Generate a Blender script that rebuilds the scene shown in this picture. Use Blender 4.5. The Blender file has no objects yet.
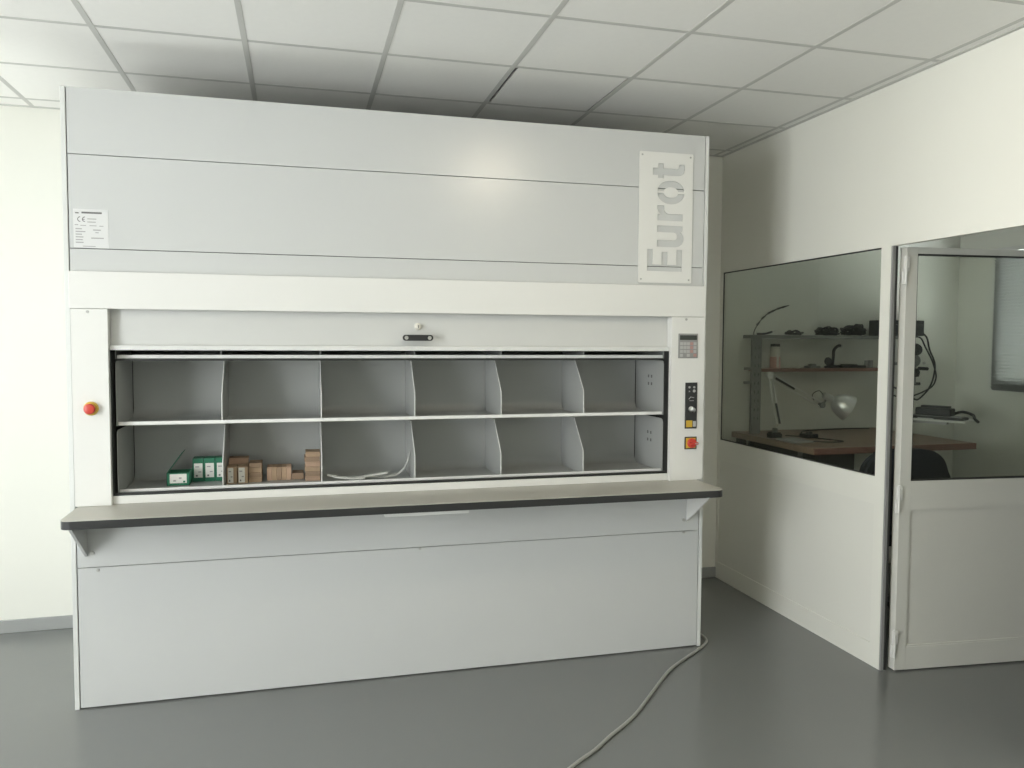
import bpy, bmesh, math, random
from mathutils import Vector, Matrix
random.seed(7)
scene = bpy.context.scene
col = scene.collection

# ---------------------------------------------------------------- camera
F_PX = 799.1
YAW, PITCH, ROLL = 0.2612, -0.0539, 0.0051
CAM = Vector((0.2834, -3.9075, 1.6745))
fw = Vector((math.sin(YAW)*math.cos(PITCH), math.cos(YAW)*math.cos(PITCH), math.sin(PITCH)))
rt = Vector((math.cos(YAW), -math.sin(YAW), 0)); up = rt.cross(fw)
r2 = math.cos(ROLL)*rt + math.sin(ROLL)*up
u2 = -math.sin(ROLL)*rt + math.cos(ROLL)*up
cd = bpy.data.cameras.new('camera'); cam = bpy.data.objects.new('camera', cd); col.objects.link(cam)
cd.sensor_width = 36; cd.lens = F_PX/1024*36; cd.clip_start = .05
m = Matrix((r2, u2, -fw)).transposed().to_4x4(); m.translation = CAM
cam.matrix_world = m
scene.camera = cam

# ---------------------------------------------------------------- world and exposure
SKY = 9.0
w = bpy.data.worlds.new('overcast_sky'); scene.world = w; w.use_nodes = True
bg = w.node_tree.nodes['Background']
bg.inputs[0].default_value = (.955, .985, 1.0, 1); bg.inputs[1].default_value = SKY
vs = scene.view_settings
vs.view_transform = 'Standard'; vs.look = 'None'; vs.gamma = 1; vs.use_curve_mapping = False
vs.exposure = 0.78
LAMP_POWER = 15.0

def portal(name, loc, rot, sx, sy):
    ld = bpy.data.lights.new(name, 'AREA'); ld.shape = 'RECTANGLE'; ld.size = sx; ld.size_y = sy
    ld.cycles.is_portal = True
    o = bpy.data.objects.new(name, ld); col.objects.link(o); o.location = loc; o.rotation_euler = rot
    return o
WIN_Y0, WIN_Y1, WIN_Z0, WIN_Z1 = -4.3, -2.2, .30, 2.65
XL = -3.0
W2_Y0, W2_Y1 = .22, .66  # narrow window, added to brighten the back wall
portal('window_daylight', (XL-.06, (WIN_Y0+WIN_Y1)/2, (WIN_Z0+WIN_Z1)/2), (0, -math.pi/2, 0), WIN_Z1-WIN_Z0, WIN_Y1-WIN_Y0)
portal('added_window_daylight', (XL-.06, (W2_Y0+W2_Y1)/2, (WIN_Z0+WIN_Z1)/2), (0, -math.pi/2, 0), WIN_Z1-WIN_Z0, W2_Y1-W2_Y0)
portal('office_window_daylight', (5.23, .125, 1.843), (0, math.pi/2, 0), .99, 1.35)

# ---------------------------------------------------------------- materials
MATS = {}
def mat(name, c, rough=.5, metal=0, var=.04, scale=6, bump=0, bscale=200, spec=.5, coat=0, emit=None, es=1):
    if name in MATS: return MATS[name]
    m = bpy.data.materials.new(name); m.use_nodes = True
    nt = m.node_tree; b = nt.nodes['Principled BSDF']
    b.inputs['Roughness'].default_value = rough; b.inputs['Metallic'].default_value = metal
    b.inputs['Specular IOR Level'].default_value = spec
    b.inputs['Coat Weight'].default_value = coat
    tc = nt.nodes.new('ShaderNodeTexCoord')
    n = nt.nodes.new('ShaderNodeTexNoise'); n.inputs['Scale'].default_value = scale; n.inputs['Detail'].default_value = 4
    nt.links.new(tc.outputs['Object'], n.inputs['Vector'])
    mr = nt.nodes.new('ShaderNodeMapRange')
    mr.inputs[3].default_value = 1-var; mr.inputs[4].default_value = 1+var
    nt.links.new(n.outputs['Fac'], mr.inputs[0])
    mx = nt.nodes.new('ShaderNodeVectorMath'); mx.operation = 'SCALE'
    mx.inputs[0].default_value = c[:3]; nt.links.new(mr.outputs[0], mx.inputs['Scale'])
    nt.links.new(mx.outputs[0], b.inputs['Base Color'])
    if bump:
        n2 = nt.nodes.new('ShaderNodeTexNoise'); n2.inputs['Scale'].default_value = bscale; n2.inputs['Detail'].default_value = 3
        nt.links.new(tc.outputs['Object'], n2.inputs['Vector'])
        bp = nt.nodes.new('ShaderNodeBump'); bp.inputs['Strength'].default_value = bump; bp.inputs['Distance'].default_value = .002
        nt.links.new(n2.outputs['Fac'], bp.inputs['Height']); nt.links.new(bp.outputs[0], b.inputs['Normal'])
    if emit:
        b.inputs['Emission Color'].default_value = (*emit, 1); b.inputs['Emission Strength'].default_value = es
    MATS[name] = m
    return m

def glass_mat(name, tint, refl_rough=.02, ior=1.5):
    m = bpy.data.materials.new(name); m.use_nodes = True; nt = m.node_tree
    nt.nodes.remove(nt.nodes['Principled BSDF']); out = nt.nodes['Material Output']
    t = nt.nodes.new('ShaderNodeBsdfTransparent'); t.inputs[0].default_value = (*tint, 1)
    g = nt.nodes.new('ShaderNodeBsdfGlossy'); g.inputs['Roughness'].default_value = refl_rough
    lw_ = nt.nodes.new('ShaderNodeLayerWeight'); lw_.inputs[0].default_value = .5
    pw_ = nt.nodes.new('ShaderNodeMath'); pw_.operation = 'POWER'; pw_.inputs[1].default_value = 5; nt.links.new(lw_.outputs['Facing'], pw_.inputs[0])
    fr = nt.nodes.new('ShaderNodeMath'); fr.operation = 'MULTIPLY_ADD'; fr.inputs[1].default_value = .95; fr.inputs[2].default_value = .045; nt.links.new(pw_.outputs[0], fr.inputs[0])
    mx = nt.nodes.new('ShaderNodeMixShader')
    nt.links.new(fr.outputs[0], mx.inputs[0]); nt.links.new(t.outputs[0], mx.inputs[1]); nt.links.new(g.outputs[0], mx.inputs[2])
    nt.links.new(mx.outputs[0], out.inputs[0])
    return m

M_wall   = mat('wall_paint', (.80, .80, .735), .85, bump=.08, bscale=60, var=.015, scale=2)
M_part   = mat('partition_laminate', (.79, .785, .715), .6, var=.012, scale=3)
M_partin = mat('partition_panel', (.77, .765, .70), .6, var=.012, scale=3)
M_door   = mat('door_lacquer', (.66, .655, .60), .5, var=.012)
M_ceil   = mat('ceiling_tile_mineral', (.84, .835, .80), .9, bump=.25, bscale=180, var=.02, scale=30)
M_bar    = mat('ceiling_runner_paint', (.55, .55, .52), .6)
M_plenum = mat('plenum_dark', (.18, .18, .17), .9)
M_skirt  = mat('skirting_grey', (.34, .35, .34), .6)
M_panel  = mat('light_grey_powder_coat', (.575, .585, .575), .27, var=.01, spec=.75, bump=.06, bscale=500)
M_side   = mat('side_panel_coat', (.68, .69, .665), .4, var=.01)
M_white  = mat('white_powder_coat', (.75, .748, .715), .42, var=.01, bump=.05, bscale=500)
M_shut   = mat('shutter_coat', (.60, .605, .585), .36, var=.01)
M_carr   = mat('carrier_steel_grey', (.39, .40, .385), .38, var=.02, metal=0)
M_lip    = mat('carrier_lip_light', (.74, .745, .72), .35)
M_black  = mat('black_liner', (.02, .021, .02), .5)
M_top    = mat('worktop_laminate', (.50, .485, .43), .4, var=.06, scale=250, bump=.05)
M_edge   = mat('worktop_edge_black', (.022, .023, .023), .35)
M_screw  = mat('screw_zinc', (.45, .45, .43), .35, metal=.9)
M_steel  = mat('brushed_steel', (.66, .66, .64), .28, metal=1)
M_alu    = mat('aluminium_grey', (.36, .36, .35), .45, metal=.3)
M_gask   = mat('rubber_gasket', (.03, .03, .028), .6)
M_red    = mat('signal_red', (.55, .05, .03), .35)
M_yel    = mat('signal_yellow', (.62, .40, .04), .4)
M_dplast = mat('dark_plastic', (.025, .026, .027), .4)
M_gplast = mat('grey_plastic', (.30, .30, .29), .45)
M_silver = mat('keypad_silver', (.30, .30, .29), .4, metal=.2)
M_disp   = mat('display_dark', (.035, .042, .035), .2)
M_key    = mat('key_light', (.46, .46, .45), .5)
M_keyr   = mat('key_red', (.46, .27, .25), .5)
M_print  = mat('print_grey', (.16, .16, .155), .7)
M_print2 = mat('print_light_grey', (.36, .36, .35), .7)
M_label  = mat('sticker_silver_white', (.68, .685, .675), .35)
M_green  = mat('carton_green', (.018, .16, .085), .5, var=.08)
M_kraft  = mat('carton_kraft', (.40, .285, .185), .8, var=.1, scale=40)
M_kraft2 = mat('carton_kraft_dark', (.30, .21, .14), .8, var=.1, scale=40)
M_kraft3 = mat('carton_kraft_rosy', (.46, .315, .22), .8, var=.1, scale=40)
M_paper  = mat('paper_label', (.72, .71, .66), .7)
M_foil   = mat('clear_plastic_strip', (.62, .63, .59), .25)
M_cable  = mat('cable_grey', (.34, .34, .315), .5)
M_wood   = mat('bench_wood', (.25, .165, .115), .35, var=.2, scale=8)
M_woode  = mat('bench_wood_edge', (.21, .105, .08), .45, var=.15, scale=20)
M_benchm = mat('bench_grey_steel', (.22, .225, .215), .45)
M_chair  = mat('chair_fabric_navy', (.018, .021, .030), .9, bump=.3, bscale=300)
M_jar    = mat('jar_rosy_plastic', (.62, .36, .32), .3)
M_cream  = mat('cream_plastic', (.70, .68, .60), .4)
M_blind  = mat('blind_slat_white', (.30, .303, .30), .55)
M_opal   = mat('opal_diffuser', (.9, .88, .82), .4, emit=(1, .88, .68), es=LAMP_POWER)
M_silv2  = mat('lamp_arm_silver', (.92, .92, .90), .3, metal=.9)
M_legd   = mat('under_bench_shade', (.05, .052, .05), .6)  # legs and sheet blackened to put the under-bench shade into the colour
M_shade  = mat('lamp_shade_silver', (.60, .60, .58), .3, metal=.55)
M_gwin   = glass_mat('tinted_glass', (.875, .89, .86))
M_gclear = glass_mat('clear_glass', (.92, .94, .93))

# floor: glossy grey coated screed with faint mottling
def floor_mat():
    m = bpy.data.materials.new('epoxy_floor'); m.use_nodes = True; nt = m.node_tree; b = nt.nodes['Principled BSDF']
    tc = nt.nodes.new('ShaderNodeTexCoord')
    n = nt.nodes.new('ShaderNodeTexNoise'); n.inputs['Scale'].default_value = 1.3; n.inputs['Detail'].default_value = 8; n.inputs['Roughness'].default_value = .65
    nt.links.new(tc.outputs['Object'], n.inputs['Vector'])
    cr = nt.nodes.new('ShaderNodeValToRGB')
    cr.color_ramp.elements[0].position = .3; cr.color_ramp.elements[0].color = (.178, .186, .179, 1)
    cr.color_ramp.elements[1].position = .75; cr.color_ramp.elements[1].color = (.185, .193, .185, 1)
    nt.links.new(n.outputs['Fac'], cr.inputs[0]); nt.links.new(cr.outputs[0], b.inputs['Base Color'])
    n2 = nt.nodes.new('ShaderNodeTexNoise'); n2.inputs['Scale'].default_value = 9; n2.inputs['Detail'].default_value = 6
    nt.links.new(tc.outputs['Object'], n2.inputs['Vector'])
    mr = nt.nodes.new('ShaderNodeMapRange'); mr.inputs[3].default_value = .22; mr.inputs[4].default_value = .27
    nt.links.new(n2.outputs['Fac'], mr.inputs[0]); nt.links.new(mr.outputs[0], b.inputs['Roughness'])
    bp = nt.nodes.new('ShaderNodeBump'); bp.inputs['Strength'].default_value = .05; bp.inputs['Distance'].default_value = .002
    nt.links.new(n2.outputs['Fac'], bp.inputs['Height']); nt.links.new(bp.outputs[0], b.inputs['Normal'])
    b.inputs['Specular IOR Level'].default_value = .6
    return m
M_floor = floor_mat()

# ---------------------------------------------------------------- mesh helpers (all coordinates are world metres)
WL = {}     # world location of each object
class MB:
    def __init__(s): s.bm = bmesh.new()
    def box(s, x0, x1, y0, y1, z0, z1, bev=0, seg=2):
        t = bmesh.new(); bmesh.ops.create_cube(t, size=1)
        for v in t.verts:
            v.co = Vector(((x0+x1)/2+v.co.x*(x1-x0), (y0+y1)/2+v.co.y*(y1-y0), (z0+z1)/2+v.co.z*(z1-z0)))
        if bev: bmesh.ops.bevel(t, geom=t.edges[:], offset=bev, segments=seg, affect='EDGES', profile=.5)
        return s._take(t)
    def _take(s, t, M=None):
        me = bpy.data.meshes.new('t'); t.to_mesh(me); t.free()
        if M is not None: me.transform(M)
        s.bm.from_mesh(me); bpy.data.meshes.remove(me); return s
    def cyl(s, p0, p1, r0, r1=None, seg=20):
        r1 = r0 if r1 is None else r1
        p0 = Vector(p0); p1 = Vector(p1); d = p1-p0
        t = bmesh.new(); bmesh.ops.create_cone(t, cap_ends=True, segments=seg, radius1=r0, radius2=r1, depth=d.length)
        M = Matrix.Translation((p0+p1)/2) @ d.to_track_quat('Z', 'Y').to_matrix().to_4x4()
        return s._take(t, M)
    def sphere(s, c, r, sc=(1, 1, 1), u=16, v=10):
        t = bmesh.new(); bmesh.ops.create_uvsphere(t, u_segments=u, v_segments=v, radius=r)
        return s._take(t, Matrix.Translation(Vector(c)) @ Matrix.Diagonal((*sc, 1)))
    def lathe(s, prof, origin, axis, seg=28):
        # prof: list of (radius, distance along axis)
        q = Vector(axis).to_track_quat('Z', 'Y'); o = Vector(origin); rings = []
        for r, h in prof:
            rings.append([s.bm.verts.new(o + q @ Vector((r*math.cos(2*math.pi*k/seg), r*math.sin(2*math.pi*k/seg), h))) for k in range(seg)])
        for a, b in zip(rings, rings[1:]):
            for k in range(seg): s.bm.faces.new((a[k], a[(k+1) % seg], b[(k+1) % seg], b[k]))
        for rg in (rings[0][::-1], rings[-1]):
            if True: s.bm.faces.new(rg)
        return s
    def tube(s, pts, r, seg=8, smooth=4):
        P = [Vector(p) for p in pts]
        if smooth:
            Q = []
            for i in range(len(P)-1):
                a = P[max(i-1, 0)]; b = P[i]; c = P[i+1]; d = P[min(i+2, len(P)-1)]
                for k in range(smooth):
                    t = k/smooth
                    Q.append(.5*((2*b)+(-a+c)*t+(2*a-5*b+4*c-d)*t*t+(-a+3*b-3*c+d)*t**3))
            Q.append(P[-1]); P = Q
        rings = []; ref = Vector((.13, .31, .94))
        for i, p in enumerate(P):
            d = (P[min(i+1, len(P)-1)]-P[max(i-1, 0)]).normalized()
            n = (ref-d*ref.dot(d))
            if n.length < .05: n = d.orthogonal()
            n.normalize(); ref = n; b = d.cross(n)
            rings.append([s.bm.verts.new(p+r*(math.cos(2*math.pi*k/seg)*n+math.sin(2*math.pi*k/seg)*b)) for k in range(seg)])
        for a, b in zip(rings, rings[1:]):
            for k in range(seg): s.bm.faces.new((a[k], a[(k+1) % seg], b[(k+1) % seg], b[k]))
        s.bm.faces.new(rings[0][::-1]); s.bm.faces.new(rings[-1])
        return s
    def prism(s, poly, axis, a0, a1):
        # poly: 2-D outline in the two axes other than `axis` (x:(y,z) y:(x,z) z:(x,y))
        def P(p, a): return {'x': (a, p[0], p[1]), 'y': (p[0], a, p[1]), 'z': (p[0], p[1], a)}[axis]
        A = [s.bm.verts.new(P(p, a0)) for p in poly]; B = [s.bm.verts.new(P(p, a1)) for p in poly]
        s.bm.faces.new(A); s.bm.faces.new(B[::-1]); n = len(poly)
        for k in range(n): s.bm.faces.new((A[k], B[k], B[(k+1) % n], A[(k+1) % n]))
        return s
    def xform(s, M): bmesh.ops.transform(s.bm, matrix=M, verts=s.bm.verts); return s
    def build(s, name, material, parent=None, smooth=False):
        bmesh.ops.recalc_face_normals(s.bm, faces=s.bm.faces[:])
        vs_ = [v.co for v in s.bm.verts]
        lo = [min(v[i] for v in vs_) for i in range(3)]; hi = [max(v[i] for v in vs_) for i in range(3)]
        org = Vector(((lo[0]+hi[0])/2, (lo[1]+hi[1])/2, lo[2]))
        bmesh.ops.translate(s.bm, vec=-org, verts=s.bm.verts)
        me = bpy.data.meshes.new(name); s.bm.to_mesh(me); s.bm.free(); me.materials.append(material)
        if smooth:
            for p in me.polygons: p.use_smooth = True
            me.set_sharp_from_angle(angle=math.radians(35))
        o = bpy.data.objects.new(name, me); col.objects.link(o)
        WL[o.name] = org
        if parent: o.parent = parent; o.location = org-WL[parent.name]
        else: o.location = org
        return o
def tag(o, label, cat, group=None, kind=None):
    o['label'] = label; o['category'] = cat
    if group: o['group'] = group
    if kind: o['kind'] = kind
    return o
def thing(name, loc, label, cat, group=None, kind=None):
    o = bpy.data.objects.new(name, None); col.objects.link(o); o.location = loc; o.empty_display_size = .1
    WL[o.name] = Vector(loc); return tag(o, label, cat, group, kind)
def bx(name, mt, parent, *a, **k): return MB().box(*a, **k).build(name, mt, parent)
def part_label(o, t): o['label'] = t; return o

# ================================================================ room shell
YB, YF, XR, XR2, XO, ZC = 1.15, -6.2, 3.142, 3.172, 5.17, 2.96
T = .1
fl = MB().box(XL-.1, XO+.1, YF-.1, YB+.1, -.08, 0).build('floor', M_floor)
tag(fl, 'glossy grey coated floor under the storage carousel', 'floor', kind='structure')
wb = MB().box(XL-.1, XO+.1, YB, YB+T, 0, 3.2).build('wall_back', M_wall)
tag(wb, 'off-white painted wall behind the storage carousel', 'wall', kind='structure')
wf = MB().box(XL-.1, XO+.1, YF-T, YF, 0, 3.2).build('wall_front', M_wall)
tag(wf, 'off-white painted wall behind the photographer', 'wall', kind='structure')
wl = MB().box(XL-T, XL, YF, WIN_Y0, 0, 3.2).box(XL-T, XL, WIN_Y1, W2_Y0, 0, 3.2).box(XL-T, XL, W2_Y1, YB, 0, 3.2)
for a, b in ((WIN_Y0, WIN_Y1), (W2_Y0, W2_Y1)): wl.box(XL-T, XL, a, b, 0, WIN_Z0).box(XL-T, XL, a, b, WIN_Z1, 3.2)
wl = wl.build('wall_left', M_wall)
tag(wl, 'off-white wall with a daylight window and an added narrow one, left of the carousel', 'wall', kind='structure')
# left-wall windows outside the frame; the narrow one is added to brighten the back wall
for nm, a, b, lbl in (('window_2', WIN_Y0, WIN_Y1, 'wide daylight window in the left wall'), ('added_window', W2_Y0, W2_Y1, 'narrow window added in the left wall to brighten the back wall')):
    wn = thing(nm, (XL-.05, (a+b)/2, WIN_Z0), lbl, 'window', kind='structure')
    fr_ = MB()
    for c, d in ((a, a+.04), (b-.04, b)) + ((((a+b)/2-.025, (a+b)/2+.025),) if b-a > 1.5 else ()): fr_.box(XL-.08, XL-.03, c, d, WIN_Z0, WIN_Z1)
    for c, d in ((WIN_Z0, WIN_Z0+.04), (WIN_Z1-.04, WIN_Z1)): fr_.box(XL-.079, XL-.031, a+.04, b-.04, c, d)
    fr_.build('window_frame', M_white, wn)
    bx('window_sill', M_white, wn, XL-.02, XL+.12, a-.05, b+.05, WIN_Z0-.03, WIN_Z0)

# ceiling: slab, runners and tiles
ce = MB().box(XL-.1, XO+.1, YF-.1, YB+.1, 3.2, 3.25).build('ceiling', M_plenum)
tag(ce, 'suspended white tile ceiling', 'ceiling', kind='structure')
bx('office_ceiling_panel', M_ceil, ce, XR2, XO, YF, YB, ZC, ZC+.02)
GX, GY, GP = -.529, -.814, .6
xs = [GX+GP*i for i in range(-4, 7)]           # runner lines along y
ys = [GY+GP*j for j in range(-8, 4)]           # runner lines along x
for x in xs: bx('ceiling_runner', M_bar, ce, x-.012, x+.012, YF, YB, ZC-.0015, ZC+.03)
xe = [XL]+xs+[XR]
for y in ys:
    bx('cross_runner', M_bar, ce, XL, XR, y-.012, y+.012, ZC-.001, ZC+.029)
ye = [YF]+ys+[YB]
tile_cache = {}
for i in range(len(xe)-1):
    for j in range(len(ye)-1):
        dx = xe[i+1]-xe[i]; dy = ye[j+1]-ye[j]
        if dx < .03 or dy < .03: continue
        odd = (abs(xe[i]-(GX+1.8)) < .01 and abs(ye[j]-(GY+.6)) < .01)
        gx = .014
        key = (round(dx, 3), round(dy, 3))
        if key not in tile_cache:
            b = MB(); hx, hy = dx/2, dy/2
            b.box(-hx+.0118, hx-.0118, -hy+.0118, hy-.0118, 0, .014)
            tile_cache[key] = b
            o = b.build('ceiling_tile', M_ceil, ce)
            tile_cache[key] = o.data
        else:
            o = bpy.data.objects.new('ceiling_tile', tile_cache[key]); col.objects.link(o); o.parent = ce
        o.location = Vector(((xe[i]+xe[i+1])/2, (ye[j]+ye[j+1])/2, ZC)) - WL[ce.name]
        if odd:
            o.scale.x = .955; o.location.x += .004; o['label'] = 'loose ceiling tile with dark gaps at its sides'
tr = MB().box(XR-.022, XR, YF, YB, ZC-.004, ZC).box(XL, XL+.022, YF, YB, ZC-.004, ZC).box(XL, XR, YB-.022, YB, ZC-.004, ZC).build('trim_1', M_bar)
tag(tr, 'thin metal edge angle around the suspended ceiling', 'trim', kind='structure')

bb = MB().box(XL, XR, YB-.012, YB, 0, .075, bev=.003).build('baseboard_back', M_skirt)
tag(bb, 'grey skirting along the back wall', 'baseboard', kind='structure')

# ---- partition to the small office
WY0, WY1, WZ0, WZ1 = -.449, 1.12, .988, 2.156
DJ = -.53; DE = -1.46
pw = MB()
pw.box(XR, XR2, YF, YB, WZ1, 3.2)                       # above windows and doorway
pw.box(XR, XR2, DJ+.012, WY0, 0, WZ1)                   # post between window and doorway
pw.box(XR, XR2, WY1, YB, 0, WZ1)                        # post at the back wall
pw.box(XR, XR2, WY0, WY1, .845, WZ0)                    # rail under the window
pw.box(XR, XR2, WY0, WY1, 0, .118)                      # bottom rail
pw.box(XR, XR2, YF, DE, 0, WZ1)                         # beyond the doorway
pw = pw.build('wall_right', M_part)
tag(pw, 'white office partition with window and doorway', 'wall', kind='structure')
bx('inset_panel', M_partin, pw, XR+.006, XR2-.004, WY0, WY1, .118, .845)
bx('door_jamb', M_alu, pw, XR+.002, XR2-.002, DJ, DJ+.012, 0, WZ1)
bx('jamb_seal', M_gask, pw, XR2-.012, XR2-.002, DJ-.004, DJ, 0.004, WZ1-.002)
w1 = thing('window_1', (XR+.02, (WY0+WY1)/2, WZ0), 'large tinted fixed window in the office partition', 'window', kind='structure')
bx('pane', M_gwin, w1, XR+.0125, XR+.0165, WY0+.004, WY1-.004, WZ0+.004, WZ1-.004)
g = MB(); e = .007
g.box(XR+.007, XR+.012, WY0, WY0+e, WZ0, WZ1).box(XR+.007, XR+.012, WY1-e, WY1, WZ0, WZ1).box(XR+.007, XR+.012, WY0+e, WY1-e, WZ0, WZ0+e).box(XR+.007, XR+.012, WY0+e, WY1-e, WZ1-e, WZ1)
g.build('gasket', M_gask, w1)

# ---- office door, swung inwards
ang = math.radians(-4.7); HX, HY = 3.200, -.560
Md = Matrix.Translation((HX, HY, 0)) @ Matrix.Rotation(ang, 4, 'Z')
dr = thing('door_1', (HX, HY, 0), 'white half-glazed office door standing open beside the tinted window', 'door', kind='structure')
def dpart(name, mt, *boxes, bev=0):
    b = MB()
    for q in boxes: b.box(*q, bev=bev)
    return b.xform(Md).build(name, mt, dr)
DW, DH, DT = .90, 2.149, .050
dpart('stile', M_door, (0, .062, 0, DT, .008, DH), bev=.002)
dpart('stile', M_door, (DW-.062, DW, 0, DT, .008, DH), bev=.002)
dpart('rail', M_door, (.062, DW-.062, .0005, DT-.0005, 2.118, DH))
dpart('rail', M_door, (.062, DW-.062, .0005, DT-.0005, .835, .978))
dpart('rail', M_door, (.062, DW-.062, .0005, DT-.0005, .008, .125))
dpart('lower_panel', M_door, (.062, DW-.062, .010, DT-.010, .125, .835))
dpart('bead', M_door, (.062, .070, .003, .012, .125, .835), (DW-.070, DW-.062, .003, .012, .125, .835), (.062, DW-.062, .003, .012, .827, .835), (.062, DW-.062, .003, .012, .125, .133))
dpart('pane', M_gwin, (.063, DW-.063, .019, .023, .979, 2.117))
dpart('gasket', M_gask, (.062, .068, .006, .034, .978, 2.118), (DW-.068, DW-.062, .006, .034, .978, 2.118), (.062, DW-.062, .006, .034, .978, .984), (.062, DW-.062, .006, .034, 2.111, 2.118))
for z in (.145, .885, 2.03):
    h = MB().box(-.020, .010, -.012, -.0008, z, z+.07, bev=.003).cyl((-.008, -.008, z-.065), (-.008, -.008, z+.075), .007, seg=14).box(-.024, -.006, -.010, .004, z-.065, z-.002, bev=.002)
    h.cyl((.004, -.012, z+.055), (.004, -.0145, z+.055), .004, seg=8).cyl((.004, -.012, z+.016), (.004, -.0145, z+.016), .004, seg=8)
    part_label(h.xform(Md).build('hinge', M_white, dr, smooth=True), 'white two-leaf hinge')
hd = MB().box(DW-.07, DW-.03, -.008, 0, .95, 1.15, bev=.003).cyl((DW-.05, -.008, 1.08), (DW-.05, -.05, 1.08), .009).box(DW-.17, DW-.04, -.058, -.042, 1.071, 1.089, bev=.004)
hd.xform(Md).build('door_handle', M_steel, dr)

# ---- small office shell: right wall with blinds window, front wall
BY0, BY1, BZ0, BZ1 = -.55, .80, 1.345, 2.34
ow = MB().box(XO, XO+T, YF, BY0, 0, 3.2).box(XO, XO+T, BY1, YB, 0, 3.2).box(XO, XO+T, BY0, BY1, 0, BZ0).box(XO, XO+T, BY0, BY1, BZ1, 3.2).build('wall_office', M_wall)
tag(ow, 'dim right-hand wall inside the small office', 'wall', kind='structure')
of = MB().box(XR2, XO, -2.3, -2.2, 0, ZC).build('wall_office_end', M_wall)
tag(of, 'end wall of the small office, out of view', 'wall', kind='structure')
w3 = thing('window_3', (XO+.05, (BY0+BY1)/2, BZ0), 'office window with closed white venetian blinds behind the door glass', 'window', kind='structure')
f = MB()
for a, b in ((BY0-.05, BY0+.04), (BY1-.04, BY1+.05)): f.box(XO-.005, XO-.0005, a, b, BZ0-.02, BZ1+.02)
for a, b in ((BZ0-.02, BZ0+.035), (BZ1-.035, BZ1+.02)): f.box(XO-.0048, XO-.0005, BY0+.04, BY1-.04, a, b)
f.build('window_frame', M_white, w3)
bx('pane', M_gclear, w3, XO+.07, XO+.074, BY0+.003, BY1-.003, BZ0+.003, BZ1-.003)
slat_me = None; ns = 42
for k in range(ns):
    z = BZ0+.005+(BZ1-BZ0-.04)*k/(ns-1)
    if slat_me is None:
        s0 = MB().box(-.0006, .0006, BY0-.03, BY1-.005, -.0190, .0190).xform(Matrix.Rotation(math.radians(-42), 4, 'Y')).xform(Matrix.Translation((XO-.026, 0, z))).build('slat', M_blind, w3)
        slat_me = s0
    else:
        s = slat_me.copy(); col.objects.link(s); s.location.z = slat_me.location.z + (BZ1-BZ0-.04)*k/(ns-1)
bx('head_rail', M_white, w3, XO-.038, XO-.006, BY0-.03, BY1-.005, BZ1-.015, BZ1+.012)

# ================================================================ vertical storage carousel
cl, crr, ct, cdp = -.705, 2.411, 2.768, 1.10
vc = thing('storage_carousel', ((cl+crr)/2, cdp/2, 0), 'large light grey motorised storage carousel with open shelf hatch and worktop', 'storage cabinet')
def cb(name, mt, *a, **k): return bx(name, mt, vc, *a, **k)
SP = .020
cb('side_panel', M_side, cl, cl+SP, 0, cdp, 0, ct, bev=.002)
cb('side_panel', M_side, crr-SP, crr, 0, cdp, 0, ct, bev=.002)
cb('back_panel', M_panel, cl+SP, crr-SP, cdp-.015, cdp, 0.01, ct-.005)
cb('roof_panel', M_panel, cl+SP, crr-SP, .03, cdp-.015, ct-.03, ct-.012)
pl, pr = cl+SP+.004, crr-SP-.004
for z0, z1 in ((2.4815, ct), (2.0725, 2.4785), (1.960, 2.0695)):
    cb('front_panel', M_panel, pl, pr, .002, .020, z0, z1, bev=.0012)
cb('lower_front_panel', M_panel, pl, pr, .002, .020, .6485, .915, bev=.0012)
cb('lower_front_panel', M_panel, pl, pr, .002, .020, .006, .6455, bev=.0012)
MB().box(cl+SP, crr-SP, .022, .035, 1.848, ct-.01).box(cl+SP, crr-SP, .022, .035, .02, .925).build('dark_gap_backing', M_black, vc)  # black sheet behind the front panels, paints their gaps as dark shade
for x, z in ((-.597, .633), (.859, .640), (2.300, .640)):
    MB().cyl((x, .004, z), (x, -.003, z), .0075, .0065, seg=14).build('screw', M_screw, vc)
# fascia and columns
FY = -.030
cb('fascia', M_white, -.682, 2.391, FY, .002, 1.807, 1.970, bev=.002)
CL0, CL1, CR0, CR1 = -.677, -.529, 2.194, 2.388
for a, b in ((CL0, CL1), (CR0, CR1)):
    MB().box(a, b, FY, .0, .931, 1.8055, bev=.0015).box(a+.0005, b-.0005, .0, .030, 1.632, 1.805).build('column', M_white, vc)
for x, z in ((-.609, 1.793), (2.278, 1.793)):
    MB().cyl((x, FY+.001, z), (x, FY-.003, z), .007, .006, seg=12).build('screw', M_screw, vc)
# black liner of the hatch
MB().box(CL1-.03, CL1+.002, .001, .075, .935, 1.63).box(CR0-.002, CR0+.03, .001, .075, .935, 1.63).box(CL1-.03, CL1+.002, .031, .075, 1.63, 1.80).box(CR0-.002, CR0+.03, .031, .075, 1.63, 1.80).box(CL1, CR0, .006, .030, .966, .9775).build('hatch_liner', M_black, vc)
MB().box(CL1-.03, CL1-.008, .078, .60, .66, 1.80).box(CR0+.012, CR0+.03, .078, .60, .66, 1.80).box(CL1-.03, CR0+.03, .60, .62, .66, 1.80).box(CL1-.03, CR0+.03, .40, .60, .64, .66).build('dark_shaft', M_black, vc)
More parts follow.
